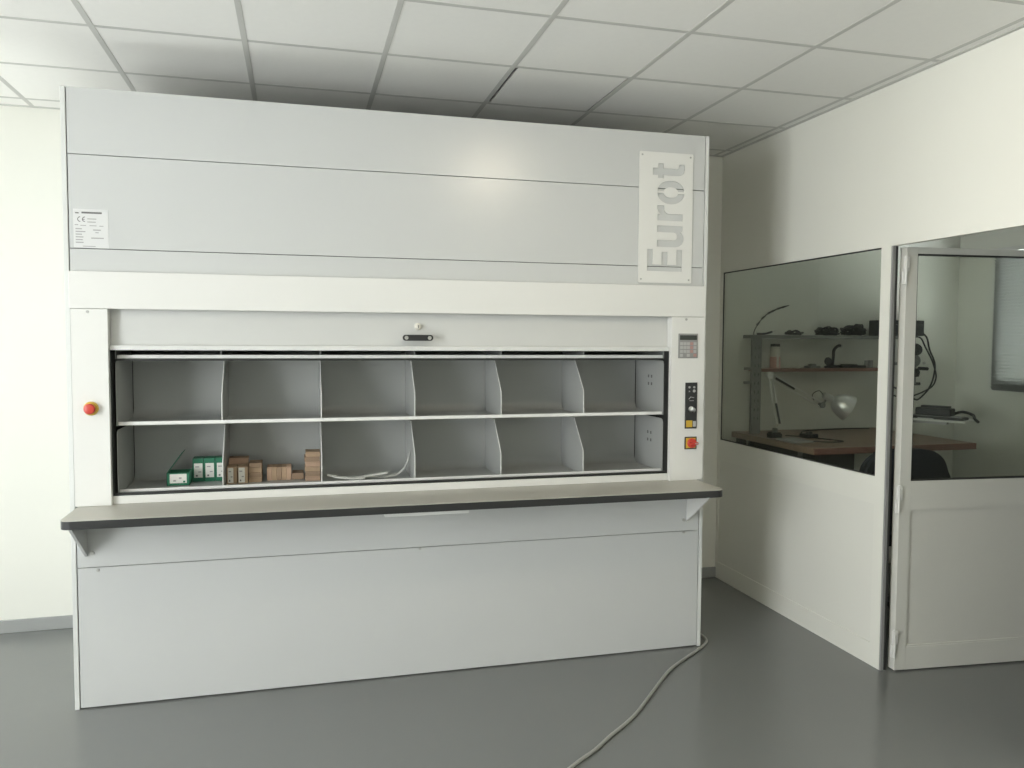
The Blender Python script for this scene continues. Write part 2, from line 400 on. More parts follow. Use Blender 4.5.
# shutter
sh = cb('shutter', M_shut, CL1+.001, CR0-.001, .022, .030, 1.630, 1.845)
bx('shutter_lip', M_side, sh, CL1+.002, CR0-.002, -.006, .0218, 1.624, 1.646, bev=.002)
hx0, hx1, hz = .774, .919, 1.687
h = MB().prism([(hx0+.012+.014*math.cos(a), hz+.0145*math.sin(a)) for a in [math.pi/2+math.pi*k/8 for k in range(9)]] + [(hx1-.012+.014*math.cos(a), hz+.0145*math.sin(a)) for a in [-math.pi/2+math.pi*k/8 for k in range(9)]], 'y', -.030, -.016)
h.cyl((hx0+.018, -.016, hz), (hx0+.018, .0219, hz), .009).cyl((hx1-.018, -.016, hz), (hx1-.018, .0219, hz), .009)
h.build('pull_handle', M_dplast, sh)
for x in (hx0+.016, hx1-.016): MB().cyl((x, -.0302, hz), (x, -.034, hz), .0095, .0085, seg=18).build('handle_screw', M_steel, sh, smooth=True)
MB().lathe([(.018, 0), (.018, .004), (.013, .007), (.013, .022), (.010, .024)], (.852, .0219, 1.742), (0, -1, 0)).build('lock', M_cream, sh, smooth=True)
MB().box(.8495, .8545, -.0030, -.0022, 1.735, 1.749).build('keyhole', M_print, sh)
# sill strip behind worktop
cb('sill_strip', M_white, CL1+.001, CR0-.001, -.004, .005, .9315, .967)
# worktop with rounded front corners
wx0, wx1, wy0 = -.667, 2.357, -.330
R_ = .042; out = [(wx0, -.001)]
out += [(wx0+R_-R_*math.cos(a), wy0+R_-R_*math.sin(a)) for a in [math.pi/2*k/6 for k in range(7)]]
out += [(wx1-R_+R_*math.sin(a), wy0+R_-R_*math.cos(a)) for a in [math.pi/2*k/6 for k in range(7)]]
out += [(wx1, -.001)]
wt = MB().prism(out, 'z', .9285, .9305).build('worktop', M_top, vc)
ed = [(x, y) for x, y in out]
MB().prism(ed, 'z', .894, .9284).build('worktop_edge', M_edge, wt)
for x0, x1 in ((-.650, -.638), (2.312, 2.320)):
    part_label(MB().prism([(-.001, .7), (-.001, .8935), (-.27, .8935), (-.255, .880)], 'x', x0, x1).build('bracket', M_white if x0 > 0 else M_panel, vc), 'triangular sheet metal bracket')
MB().cyl((-.618, .003, .712), (-.618, -.004, .712), .008, seg=12).build('screw', M_screw, vc)
MB().cyl((2.298, .003, .708), (2.298, -.004, .708), .008, seg=12).build('screw', M_screw, vc)
# slim tray under the worktop
t = MB().box(.655, 1.045, -.300, -.02, .873, .8935, bev=.003)
part_label(t.build('slim_tray', M_side, vc), 'slim white tray fixed under the worktop')

# carriers behind the hatch
X0, X1 = CL1+.010, 2.192
DIVX = [-.066, .388, .842, 1.286, 1.735]
YFc, YBc = .052, .42
PITCHZ = .3155
for k, zt in enumerate((.969, 1.2845, 1.590)):
    s = MB().box(X0+.008, X1-.008, YFc+.004, YBc-.05, zt-.004, zt).build('carrier_shelf', M_carr, vc)
    MB().box(X0+.008, X1-.008, YFc, YFc+.004, zt-.004, zt+(.018 if k == 0 else .0125), bev=.0012).build('front_lip', M_lip, s)
    if k == 2: bx('lip_shadow', M_black, s, X0+.008, X1-.008, YFc+.002, YFc+.006, zt-.015, zt-.0045)  # black strip painting the shadow under the shelf lip
    topz = zt+.289 if k < 2 else zt+.20
    cv = [(YBc-.05+.05*math.sin(math.pi/2*q/8), zt+.0503-.05*math.cos(math.pi/2*q/8)) for q in range(9)]
    MB().prism([(YBc-.05, zt-.003)]+[(YBc+.004, zt-.003), (YBc+.004, topz), (YBc, topz)]+cv[::-1], 'x', X0+.006, X1-.006).build('back_plate', M_carr, s, smooth=True)
    for x, sgn in ((X0, 1), (X1-.003, -1)):
        prof = [(YFc+.001, zt-.006), (YBc-.003, zt-.006), (YBc-.003, topz), (YFc+.022, topz), (YFc+.008, topz-.006), (YFc+.001, topz-.022)]
        e_ = MB().prism(prof, 'x', x, x+.003).build('end_plate', M_carr, s)
    for x in DIVX:
        cvd = [(y_-.001, z_+.001) for y_, z_ in cv]
        prof = [(YFc+.006, zt+.0005)]+cvd+[(YBc-.001, topz)]+([(.205, topz), (YFc+.006, zt+.128)] if k < 2 else [(YFc+.006, topz)])
        MB().prism(prof, 'x', x-.0015, x+.0015).build('divider', M_carr, s)
        if k < 2:
            a = (YFc+.006, zt+.001); b2 = (YFc+.006, zt+.128); c2 = (.205, topz)
            MB().prism([a, (a[0]-.003, a[1]), (b2[0]-.003, b2[1]+.001), (c2[0]-.003, c2[1]), c2, b2], 'x', x-.0019, x+.0019).build('divider_edge', M_lip, s)
    if k < 2:
        for yy in (.20, .24):
            for zz in (.155, .197):
                MB().box(X1-.0045, X1-.0028, yy-.007, yy+.007, zt+zz-.008, zt+zz+.008).build('slot', M_print, s)

# emergency stop
es_ = Vector((-.603, FY, 1.367))
eo = MB().lathe([(.031, 0), (.031, .004), (.028, .012), (.021, .014)], es_, (0, -1, 0)).build('emergency_stop', M_yel, vc, smooth=True)
part_label(eo, 'yellow collar of the emergency stop')
part_label(MB().lathe([(.013, .012), (.013, .022), (.023, .026), (.0235, .034), (.019, .041), (.008, .044)], es_, (0, -1, 0)).build('stop_button', M_red, eo, smooth=True), 'red mushroom stop button')
# keypad
kx0, kx1, kz0, kz1 = 2.232, 2.345, 1.587, 1.718
kp = MB().box(kx0, kx1, FY-.006, FY, kz0, kz1, bev=.002).build('control_keypad', M_silver, vc)
part_label(kp, 'silver membrane keypad with dark display')
bx('display', M_disp, kp, kx0+.007, kx1-.007, FY-.0075, FY-.006, kz1-.034, kz1-.009)
for r_ in range(4):
    for c_ in range(5):
        x = kx0+.009+c_*.0196; z = kz0+.008+r_*.0205
        bx('key', M_keyr if (c_ == 3 and r_ in (1, 2, 3)) or (c_, r_) == (4, 0) else (M_key if r_ != 0 else M_gplast if c_ % 2 else M_key), kp, x, x+.0165, FY-.0078, FY-.006, z, z+.0155)
# black switch strip
sx0, sx1, sz0, sz1 = 2.277, 2.347, 1.210, 1.457
sw = MB().box(sx0, sx1, FY-.006, FY, sz0, sz1, bev=.002).build('switch_strip', M_dplast, vc)
part_label(sw, 'black switch strip with key switch and yellow field')
bx('yellow_field', M_yel, sw, sx0+.006, sx0+.042, FY-.0075, FY-.006, sz0+.008, sz0+.044)
bx('white_field', M_key, sw, sx0+.046, sx1-.006, FY-.0075, FY-.006, sz0+.010, sz0+.040)
for (ax, az, r_) in ((.022, .222, .006), (.050, .222, .006), (.050, .202, .008), (.022, .200, .004)):
    MB().cyl((sx0+ax, FY-.006, sz0+az), (sx0+ax, FY-.0085, sz0+az), r_, seg=12).build('indicator', M_key if r_ > .005 else M_gplast, sw)
for (a, b) in (((.024, .150), (.048, .150)), ((.020, .158), (.030, .170)), ((.030, .170), (.050, .166))):
    MB().tube([(sx0+a[0], FY-.007, sz0+a[1]), (sx0+b[0], FY-.007, sz0+b[1])], .0016, 6, 0).build('marking', M_key, sw)
ks = MB().lathe([(.015, 0), (.015, .006), (.012, .008)], (sx0+.034, FY-.006, sz0+.105), (0, -1, 0)).build('key_switch', M_steel, sw, smooth=True)
MB().box(sx0+.0325, sx0+.0355, FY-.040, FY-.012, sz0+.095, sz0+.115).cyl((sx0+.0325, FY-.042, sz0+.103), (sx0+.0355, FY-.042, sz0+.103), .012).build('small_key', M_steel, sw)
# main switch
rx0, rx1, rz0, rz1 = 2.278, 2.348, 1.099, 1.166
ro = MB().box(rx0, rx1, FY-.005, FY, rz0, rz1, bev=.0015).build('main_switch', M_dplast, vc)
part_label(ro, 'rotary main switch with red knob on yellow plate')
bx('yellow_plate', M_yel, ro, rx0+.006, rx1-.006, FY-.0065, FY-.005, rz0+.006, rz1-.006)
rc = ((rx0+rx1)/2+.004, FY-.0065, (rz0+rz1)/2)
MB().lathe([(.026, 0), (.026, .008), (.022, .012)], rc, (0, -1, 0)).build('switch_knob', M_red, ro, smooth=True)
MB().box(rc[0]-.018, rc[0]+.026, FY-.038, FY-.0185, rc[2]-.006, rc[2]+.006, bev=.002).build('knob_grip', M_red, ro)
MB().box(rc[0]+.004, rc[0]+.027, FY-.0392, FY-.0382, rc[2]-.0022, rc[2]+.0022).build('grip_mark', M_key, ro)

# rating label with small print
lx0, lx1, lz0, lz1 = -.664, -.524, 2.074, 2.243
lb = MB().box(lx0, lx1, .0008, .0019, lz0, lz1).build('rating_label', M_label, vc)
part_label(lb, 'silver rating label with CE mark and small print')
lw = lx1-lx0; lh = lz1-lz0
def lbar(u0, u1, v, hh, mt=M_print2):
    bx('print_line', mt, lb, lx0+u0*lw, lx0+u1*lw, .0003, .0008, lz1-(v+hh)*lh, lz1-v*lh)
lbar(.24, .82, .07, .045, M_print); lbar(.06, .16, .09, .03, M_print)
lbar(.40, .66, .24, .022); lbar(.40, .64, .32, .022); lbar(.04, .14, .40, .022); lbar(.20, .36, .415, .018); lbar(.46, .66, .415, .018); lbar(.74, .86, .42, .018)
for v, u1 in ((.50, .24), (.57, .34), (.64, .24), (.71, .28), (.78, .26), (.85, .28)): lbar(.06, u1, v, .026)
lbar(.56, .78, .52, .028); lbar(.62, .72, .59, .022); lbar(.50, .86, .73, .028); lbar(.26, .62, .95, .016)
def arc(cx, cz, r, a0, a1, wd):
    n = 10; o_ = [(cx+r*math.cos(a0+(a1-a0)*k/n), cz+r*math.sin(a0+(a1-a0)*k/n)) for k in range(n+1)]
    i_ = [(cx+(r-wd)*math.cos(a0+(a1-a0)*k/n), cz+(r-wd)*math.sin(a0+(a1-a0)*k/n)) for k in range(n+1)]
    return o_+i_[::-1]
czl = lz1-.265*lh
ceb = MB().prism(arc(lx0+.20*lw, czl, .012, math.pi*.5, math.pi*1.5, .0035), 'y', .0003, .0008)
ceb.prism(arc(lx0+.335*lw, czl, .012, math.pi*.5, math.pi*1.5, .0035), 'y', .0003, .0008).box(lx0+.335*lw-.010, lx0+.335*lw-.001, .0003, .0008, czl-.0016, czl+.0016)
ceb.build('ce_mark', M_print, lb)

# name plate: letters cut out of a white sheet (reads upwards)
def ellipse_half(cs, ch, rs, rh, ris, rih, side, gap):
    pts = []; n = 16
    for k in range(n+1):
        a = -math.pi/2+math.pi*k/n
        pts.append((cs+side*(gap+(rs-gap)*math.cos(a)), ch+rh*math.sin(a)))
    for k in range(n+1):
        a = math.pi/2-math.pi*k/n
        pts.append((cs+side*(gap+(ris-gap)*math.cos(a)), ch+rih*math.sin(a)))
    return pts
LET = [
 [(.061, 0), (.175, 0), (.175, .031), (.095, .031), (.095, .080), (.162, .080), (.162, .112), (.095, .112), (.095, .160), (.175, .160), (.175, .189), (.061, .189)],
 [(.188, .138), (.223, .138), (.223, .047), (.227, .036), (.236, .030), (.250, .030), (.260, .037), (.264, .048), (.264, .138), (.298, .138), (.298, 0), (.270, 0), (.270, .012), (.260, .002), (.242, -.006), (.222, -.006), (.204, .002), (.193, .016), (.188, .036)],
 [(.324, 0), (.360, 0), (.360, .078), (.366, .093), (.378, .100), (.402, .101), (.402, .139), (.386, .139), (.370, .132), (.357, .118), (.357, .137), (.324, .137)],
 ellipse_half(.471, .066, .061, .073, .027, .038, 1, .005),
 ellipse_half(.471, .066, .061, .073, .027, .038, -1, .005),
 [(.558, .165), (.594, .165), (.594, .137), (.618, .137), (.618, .107), (.594, .107), (.594, .034), (.599, .026), (.618, .022), (.618, -.006), (.590, -.008), (.572, -.002), (.562, .010), (.558, .028), (.558, .107), (.543, .107), (.543, .137), (.558, .137)],
]
cu = bpy.data.curves.new('plate_outline', 'CURVE'); cu.dimensions = '2D'; cu.fill_mode = 'BOTH'; cu.extrude = .002
def rrect(x0, x1, y0, y1, r, n=5):
    P = []
    for cx, cy, a0 in ((x1-r, y1-r, 0), (x0+r, y1-r, 90), (x0+r, y0+r, 180), (x1-r, y0+r, 270)):
        for k in range(n+1):
            a = math.radians(a0+90*k/n); P.append((cx+r*math.cos(a), cy+r*math.sin(a)))
    return P
for poly in [rrect(0, .681, -.068, .240, .008)]+[[(a*1.008, -.0115+b*1.062) for a, b in q] for q in LET]:
    sp = cu.splines.new('POLY'); sp.points.add(len(poly)-1); sp.use_cyclic_u = True
    for p, q in zip(sp.points, poly): p.co = (q[0], q[1], 0, 1)
co = bpy.data.objects.new('tmp_curve', cu); col.objects.link(co)
dg = bpy.context.evaluated_depsgraph_get(); me = bpy.data.meshes.new_from_object(co.evaluated_get(dg)); bpy.data.objects.remove(co); bpy.data.curves.remove(cu)
pb = MB(); pb.bm.from_mesh(me); bpy.data.meshes.remove(me)
NX, NY, NZ = 2.2475, -.003, 1.985
for v in pb.bm.verts: s_, h_, d_ = v.co; v.co = Vector((NX-h_, NY-d_, NZ+s_))
npl = pb.build('name_plate', M_white, vc)
part_label(npl, 'white name plate with the letters Eurot cut out, reading upwards')
for s_, h_ in ((.018, -.052), (.018, .224), (.663, -.052), (.663, .224)):
    MB().cyl((NX-h_, .002, NZ+s_), (NX-h_, NY-.004, NZ+s_), .005, seg=12).build('plate_screw', M_screw, npl)

# ================================================================ goods on the lower carrier (shelf top .969)
ZS = .9693
def carton(x0, x1, y0, y1, z0, z1, mt, label, name='cardboard_box', group='small cardboard boxes', lab=None, tape=False, seam=True):
    t_ = thing(name, ((x0+x1)/2, (y0+y1)/2, z0), label, 'box', group)
    bx('carton_body', mt, t_, x0, x1, y0, y1, z0, z1, bev=.0012)
    if seam: bx('flap_seam', M_kraft2 if mt is not M_green else M_green, t_, x0+.0015, x1-.0015, y0-.0006, y0, z1-.006, z1-.0045)
    if lab:
        bx('label', M_paper, t_, x0+lab[0], x1-lab[1], y0-.0008, y0, z0+lab[2], z1-lab[3])
        bw = (x1-x0)-lab[0]-lab[1]; zl0 = z0+lab[2]; zh = (z1-lab[3])-zl0
        for (a, b, c, d) in ((.15, .6, .72, .80), (.5, .85, .36, .44), (.2, .42, .08, .2)):
            bx('print_line', M_print2 if c > .3 else M_print, t_, x0+lab[0]+a*bw, x0+lab[0]+b*bw, y0-.0012, y0-.0008, zl0+c*zh, zl0+d*zh)
    return t_
# open green box with its lid up
x0, x1, y0, y1, z0, z1 = -.334, -.232, .20, .31, ZS, ZS+.062
ob = thing('open_carton', ((x0+x1)/2, (y0+y1)/2, z0), 'low green and white carton with its lid standing open', 'box', 'green cartons')
b = MB(); tk = .002
b.box(x0, x1, y0, y1, z0, z0+tk).box(x0, x1, y0, y0+tk, z0, z1).box(x0, x1, y1-tk, y1, z0, z1).box(x0, x0+tk, y0, y1, z0, z1).box(x1-tk, x1, y0, y1, z0, z1)
b.build('carton_tray', M_green, ob)
bx('label', M_paper, ob, x0+.014, x1-.012, y0-.001, y0, z0+.012, z1-.006)
for a, c in ((.03, .02), (.055, .032)): bx('print_line', M_print2, ob, x0+a, x0+a+.012, y0-.0016, y0-.001, z0+c, z0+c+.008)
bx('print_line', M_green, ob, x1-.028, x1-.018, y0-.0016, y0-.001, z0+.014, z0+.023)
MB().prism([(x0, z1+.0005), (x0+.003, z1+.0005), (x0+.073, z1+.098), (x0+.070, z1+.098)], 'y', y0, y1).build('lid', M_green, ob)
bx('side_flap', M_green, ob, x1+.001, x1+.0025, y0, y1-.01, z0+.012, z1+.004)
gl_ = ['green carton with white label beside the open carton', 'middle of the three upright green cartons with white labels', 'green carton with white label against the first divider']
for k in range(3):
    xx = -.228+.0533*k
    carton(xx, xx+.0515, .292, .368, ZS, ZS+.116, M_green, gl_[k], 'green_carton', 'green cartons', lab=(.007, .005, .02, .025))
# brown boxes, second compartment
carton(-.060, -.013, .185, .290, ZS, ZS+.083, M_kraft, 'brown box with white label nearest the first divider', lab=(.006, .016, .006, .004))
carton(-.009, .038, .185, .290, ZS, ZS+.083, M_kraft, 'brown box with white label, second from the first divider', lab=(.004, .014, .006, .004))
carton(-.058, .034, .293, .368, ZS, ZS+.112, M_kraft3, 'wide brown box behind the two white-labelled boxes')
for k in range(4):
    carton(.0405, .102, .215, .330, ZS+.0238*k, ZS+.0238*k+.0230, [M_kraft, M_kraft2][k % 2], ['lowest', 'second', 'third', 'topmost'][k]+' flat brown box in the stack right of the labelled boxes')
for k in range(5):
    carton(.126+.0236*k, .126+.0236*k+.0228, .243, .345, ZS, ZS+.067, [M_kraft3, M_kraft, M_kraft2, M_kraft, M_kraft3][k], ['first', 'second', 'middle', 'fourth', 'last'][k]+' from left of five narrow brown boxes standing in a row')
carton(.2475, .303, .248, .350, ZS, ZS+.032, M_kraft2, 'small low brown box between the row and the tall stack')
for k in range(6):
    z = ZS+.0242*k; dx = [0, .003, -.001, .002, -.002, .003][k]
    carton(.310+dx, .383+dx*.5, .186+.002*(k % 2), .300, z, z+.0233, [M_kraft3, M_kraft2, M_kraft][k % 3], ['lowest', 'second', 'third', 'fourth', 'fifth', 'topmost'][k]+' flat brown box in the tall stack at the second divider')
# plastic strips, third compartment
def strip(name, pts, wd, label):
    P = [Vector(p) for p in pts]; b = MB(); L = []
    Q = []
    for i in range(len(P)-1):
        for k in range(5): Q.append(P[i].lerp(P[i+1], k/5))
    Q.append(P[-1])
    for p in Q: L.append([b.bm.verts.new(p+Vector((0, dy, dz))) for dy, dz in ((0, 0), (wd, 0), (wd, .004), (wd*.5, .010), (0, .006))])
    for A, B in zip(L, L[1:]):
        for k in range(5): b.bm.faces.new((A[k], A[(k+1) % 5], B[(k+1) % 5], B[k]))
    b.bm.faces.new(L[0]); b.bm.faces.new(L[-1][::-1])
    return tag(b.build(name, M_foil, None), label, 'strip', 'loose plastic strips')
strip('plastic_strip', [(.415, .10, ZS+.036), (.47, .10, ZS+.022), (.54, .10, ZS+.014), (.60, .10, ZS+.014)], .03, 'pale plastic strip lying bent at the left of the third lower compartment')
strip('plastic_strip', [(.52, .14, ZS+.002), (.58, .14, ZS+.012), (.65, .14, ZS+.022), (.715, .14, ZS+.030)], .035, 'pale plastic strip rising to the right in the middle of the third lower compartment')
strip('plastic_strip', [(.50, .19, ZS+.001), (.60, .19, ZS+.001), (.72, .19, ZS+.001), (.77, .19, ZS+.010), (.805, .19, ZS+.040), (.825, .19, ZS+.085), (.834, .19, ZS+.125)], .03, 'pale plastic strip curling up the divider in the third lower compartment')

# ================================================================ cable on the floor
cab = MB().tube([(2.47, .30, .008), (2.485, .16, .008), (2.475, .05, .008), (2.40, -.035, .008), (2.24, -.155, .008), (2.10, -.265, .008), (1.995, -.377, .008), (1.871, -.517, .008), (1.75, -.653, .008), (1.652, -.745, .008), (1.541, -.835, .008), (1.44, -.925, .008), (1.324, -1.009, .008), (1.15, -1.16, .008), (1.02, -1.34, .008)], .0075, 10, 5).build('power_cable', M_cable, smooth=True)
tag(cab, 'thin grey cable running across the floor from the carousel corner', 'cable')

# ================================================================ office workbench and things on it
BZ = 1.045
wbn = thing('workbench', (3.815, .65, 0), 'wooden-topped workbench with grey uprights and two shelves behind the tinted window', 'workbench')
bx('bench_top', M_wood, wbn, 3.236, 4.420, .19, 1.125, BZ-.04, BZ, bev=.003)
bx('front_edging', M_woode, wbn, 3.238, 4.418, .186, .1898, BZ-.039, BZ-.001)
for x in (3.26, 4.15):
    for y in (.33, 1.05): bx('leg', M_legd, wbn, x, x+.05, y, y+.05, 0, BZ-.041)
bx('shade_panel', M_legd, wbn, 3.32, 4.14, 1.02, 1.04, .15, BZ-.042)  # dark sheet added to paint the shade below the bench top
for x in (3.268, 4.338):
    u_ = bx('upright', M_benchm, wbn, x, x+.070, .925, .948, BZ+.0005, 1.70)
    for k in range(9): MB().box(x+.018, x+.024, .9242, .925, BZ+.1+.06*k, BZ+.118+.06*k).box(x+.046, x+.052, .9242, .925, BZ+.1+.06*k, BZ+.118+.06*k).build('slot', M_dplast, u_)
bx('upper_shelf', M_benchm, wbn, 3.315, 4.56, .95, 1.13, 1.700, 1.724, bev=.002)
bx('shelf_edge', M_benchm, wbn, 3.245, 4.48, .925, .9495, 1.7005, 1.7235)
ms = bx('middle_shelf', M_wood, wbn, 3.36, 4.36, .95, 1.13, 1.471, 1.493)
bx('shelf_edging', M_woode, ms, 3.345, 4.335, .9462, .9498, 1.471, 1.4925)
for z in (1.485, 1.39): MB().box(3.214, 3.27, .93, .945, z, z+.018).build('side_bracket', M_benchm, wbn)

# architect lamp clamped to the bench
ly = .80
lampo = thing('desk_lamp', (3.37, ly, BZ), 'silver architect desk lamp with sprung arms on the workbench', 'lamp')
MB().lathe([(.045, 0), (.045, .012), (.02, .018), (.018, .05), (.012, .055)], (3.372, ly, BZ+.0005), (0, 0, 1)).build('lamp_base', M_benchm, lampo, smooth=True)
J0 = Vector((3.400, ly, 1.130)); EL = Vector((3.324, ly, 1.454)); E2 = Vector((3.725, ly, 1.248))
MB().tube([(3.372, ly, BZ+.05), J0], .009, 8, 0).build('base_bracket', M_cream, lampo)
def offs(a, b, d, y=0):
    n = (b-a).normalized(); s = Vector((-n.z, 0, n.x))*d; s.y = y; return a+s, b+s
low = MB()
for d in (-.012, .012):
    a, c = offs(J0, EL, d); low.tube([a, c], .0055, 8, 0)
low.build('lower_arm', M_silv2, lampo)
a, c = offs(J0, J0.lerp(EL, .42), 0, -.012); MB().tube([a, c], .0075, 8, 0).build('spring', M_dplast, lampo)
MB().cyl(EL+Vector((0, -.012, 0)), EL+Vector((0, .012, 0)), .024, seg=20).build('elbow_joint', M_silv2, lampo)
upa = MB()
for d in (-.015, .015):
    a, c = offs(EL, E2, d); upa.tube([a, c], .0055, 8, 0)
upa.build('upper_arm', M_silv2, lampo)
a, c = offs(EL.lerp(E2, .10), EL.lerp(E2, .45), 0, -.012); MB().tube([a, c], .008, 8, 0).build('spring', M_dplast, lampo)
MB().cyl(E2+Vector((.005, -.016, 0)), E2+Vector((.005, .016, 0)), .02).build('head_joint', M_benchm, lampo)
ax = Vector((.126, -.25, -.066)).normalized(); ax = Vector((.83, -.30, -.47)).normalized()
AP = Vector((3.775, ly, 1.302))
hdm = MB().lathe([(.012, -.035), (.024, -.030), (.026, .03), (.022, .045)], AP, ax).build('lamp_socket', M_shade, lampo, smooth=True)
MB().lathe([(.024, .04), (.045, .052), (.068, .080), (.082, .115), (.091, .160), (.089, .160), (.079, .115), (.064, .080), (.042, .056), (.02, .046)], AP, ax, 36).build('lamp_shade', M_shade, lampo, smooth=True)
MB().sphere(AP+ax*.10, .03).build('bulb', M_paper, lampo, smooth=True)
MB().tube([E2+Vector((.005, 0, 0)), E2+Vector((.03, 0, .025)), AP+ax*(-.01)], .008, 8, 3).build('neck', M_benchm, lampo)
MB().tube([AP+ax*(-.035), AP+Vector((-.07, 0, .045)), AP+Vector((-.12, 0, .02)), AP+Vector((-.11, 0, -.02))], .003, 6, 5).build('lamp_cord', M_dplast, lampo)

# top shelf
SZ = 1.7245
bxk = thing('black_case', (4.45, 1.03, SZ), 'black rectangular case at the right end of the upper shelf', 'case')
bx('case_body', M_dplast, bxk, 4.340, 4.690, .955, 1.11, SZ, 1.838, bev=.004)
bx('case_lid_seam', M_gplast, bxk, 4.341, 4.689, .9543, .955, 1.805, 1.807)
def coil(name, cx, cy, z, rx, ry, hh, n, label, mt=M_dplast, seed=1):
    rnd = random.Random(seed); pts = []
    for k in range(n*10):
        a = 2*math.pi*k/10; j = 1-.45*rnd.random()
        pts.append((cx+rx*j*math.cos(a), cy+ry*j*math.sin(a), z+.007+hh*min(1, 1.5*k/(n*10))*(.15+.85*rnd.random())*(1.25-.5*abs(math.cos(a)))))
    return tag(MB().tube(pts, .006, 6, 3).build(name, mt, smooth=True), label, 'cable coil', 'cable coils on the upper shelf')
coil('cable_coil', 3.935, 1.04, SZ, .092, .07, .058, 8, 'bushy coil of black cable left of the two on the upper shelf', seed=3)
coil('cable_coil', 4.155, 1.04, SZ, .095, .07, .068, 9, 'bushy coil of black cable right of the two, beside the black case', seed=5)
coil('cable_coil', 3.660, 1.03, SZ, .070, .05, .026, 3, 'small flat coil of dark cable near the left end of the upper shelf', seed=9)
fx = thing('flexible_arm', (3.312, .985, SZ), 'thin dark beaded wire arching from the left end of the upper shelf', 'wire')
arcp = [(3.312, .985, SZ+.0005), (3.314, .985, 1.75), (3.345, .985, 1.803), (3.385, .985, 1.846), (3.428, .985, 1.877), (3.490, .985, 1.905), (3.582, .985, 1.931)]
MB().tube(arcp, .0035, 6, 5).build('wire', M_dplast, fx)
for (i, t_) in ((2, .0), (3, .0), (4, .1), (4, .6), (5, .2), (5, .6)):
    a = Vector(arcp[i]); c = Vector(arcp[i+1]); p = a.lerp(c, t_); d = (c-a).normalized()
    MB().cyl(p-d*.015, p+d*.015, .0085, .005, seg=8).build('bead', M_dplast, fx)
tl = thing('hand_tool', (3.44, 1.02, SZ), 'slim dark hand tool lying on the upper shelf beside the flat coil', 'tool')
MB().tube([(3.36, 1.02, SZ+.008), (3.42, 1.02, SZ+.009), (3.48, 1.03, SZ+.022)], .0075, 8, 3).build('tool_handle', M_dplast, tl)
MB().tube([(3.48, 1.03, SZ+.022), (3.52, 1.03, SZ+.034)], .004, 8, 0).build('tool_tip', M_steel, tl)
# middle shelf
MZ = 1.4935
jr = thing('supply_jar', (3.505, 1.02, MZ), 'tall rosy clear jar with dark lid on the middle shelf', 'jar')
MB().lathe([(.036, 0), (.037, .004), (.037, .075), (.035, .08)], (3.505, 1.02, MZ), (0, 0, 1)).build('jar_body', M_jar, jr, smooth=True)
MB().lathe([(.034, .0805), (.034, .145), (.030, .15)], (3.505, 1.02, MZ), (0, 0, 1)).build('jar_upper', M_cream, jr, smooth=True)
MB().lathe([(.032, .1505), (.032, .168), (.028, .17)], (3.505, 1.02, MZ), (0, 0, 1)).build('jar_lid', M_dplast, jr, smooth=True)
bx('label', M_paper, jr, 3.492, 3.508, .9800, .9815, MZ+.006, MZ+.13)
mg = thing('bench_clamp_stand', (3.965, 1.02, MZ), 'small dark jointed stand with bright tip on the middle shelf', 'stand')
MB().lathe([(.05, 0), (.05, .012), (.02, .022), (.012, .03)], (3.965, 1.02, MZ), (0, 0, 1)).build('stand_base', M_dplast, mg, smooth=True)
MB().tube([(3.970, 1.02, MZ+.025), (3.977, 1.02, MZ+.08), (3.980, 1.02, MZ+.125), (4.010, 1.02, MZ+.155), (4.033, 1.02, MZ+.158)], .011, 8, 4).build('jointed_arm', M_dplast, mg)
MB().sphere((4.041, 1.02, MZ+.155), .011).build('bright_tip', M_steel, mg, smooth=True)
MB().lathe([(.026, -.006), (.03, 0), (.026, .006)], (3.933, 1.02, MZ+.048), (0, 1, 0)).build('ring', M_dplast, mg)
for x, lbl in ((4.258, 'left of two small grey cups at the right of the middle shelf'), (4.294, 'right of two small grey cups at the right of the middle shelf')):
    o = tag(MB().lathe([(.014, 0), (.0155, .055), (.0140, .055), (.013, .004)], (x, 1.02, MZ), (0, 0, 1)).build('small_cup', M_gplast, smooth=True), lbl, 'cup', 'small cups')
tag(MB().box(4.025, 4.225, .98, 1.08, MZ, MZ+.018, bev=.005).box(4.065, 4.155, .985, 1.06, MZ+.0175, MZ+.026, bev=.003).build('tool_pouch', M_dplast), 'flat dark tool pouch lying on the middle shelf', 'pouch')
tag(MB().lathe([(.015, 0), (.015, .012), (.006, .016), (.004, .03)], (3.680, 1.0, MZ), (0, 0, 1)).build('small_nozzle', M_cream, smooth=True), 'tiny pale nozzle standing on the middle shelf', 'nozzle')
tag(MB().box(3.765, 3.855, .99, 1.06, MZ, MZ+.016, bev=.004).box(3.785, 3.825, 1.0, 1.04, MZ+.0155, MZ+.03, bev=.003).build('adapter_block', M_benchm), 'low grey adapter block on the middle shelf left of the jointed stand', 'adapter')
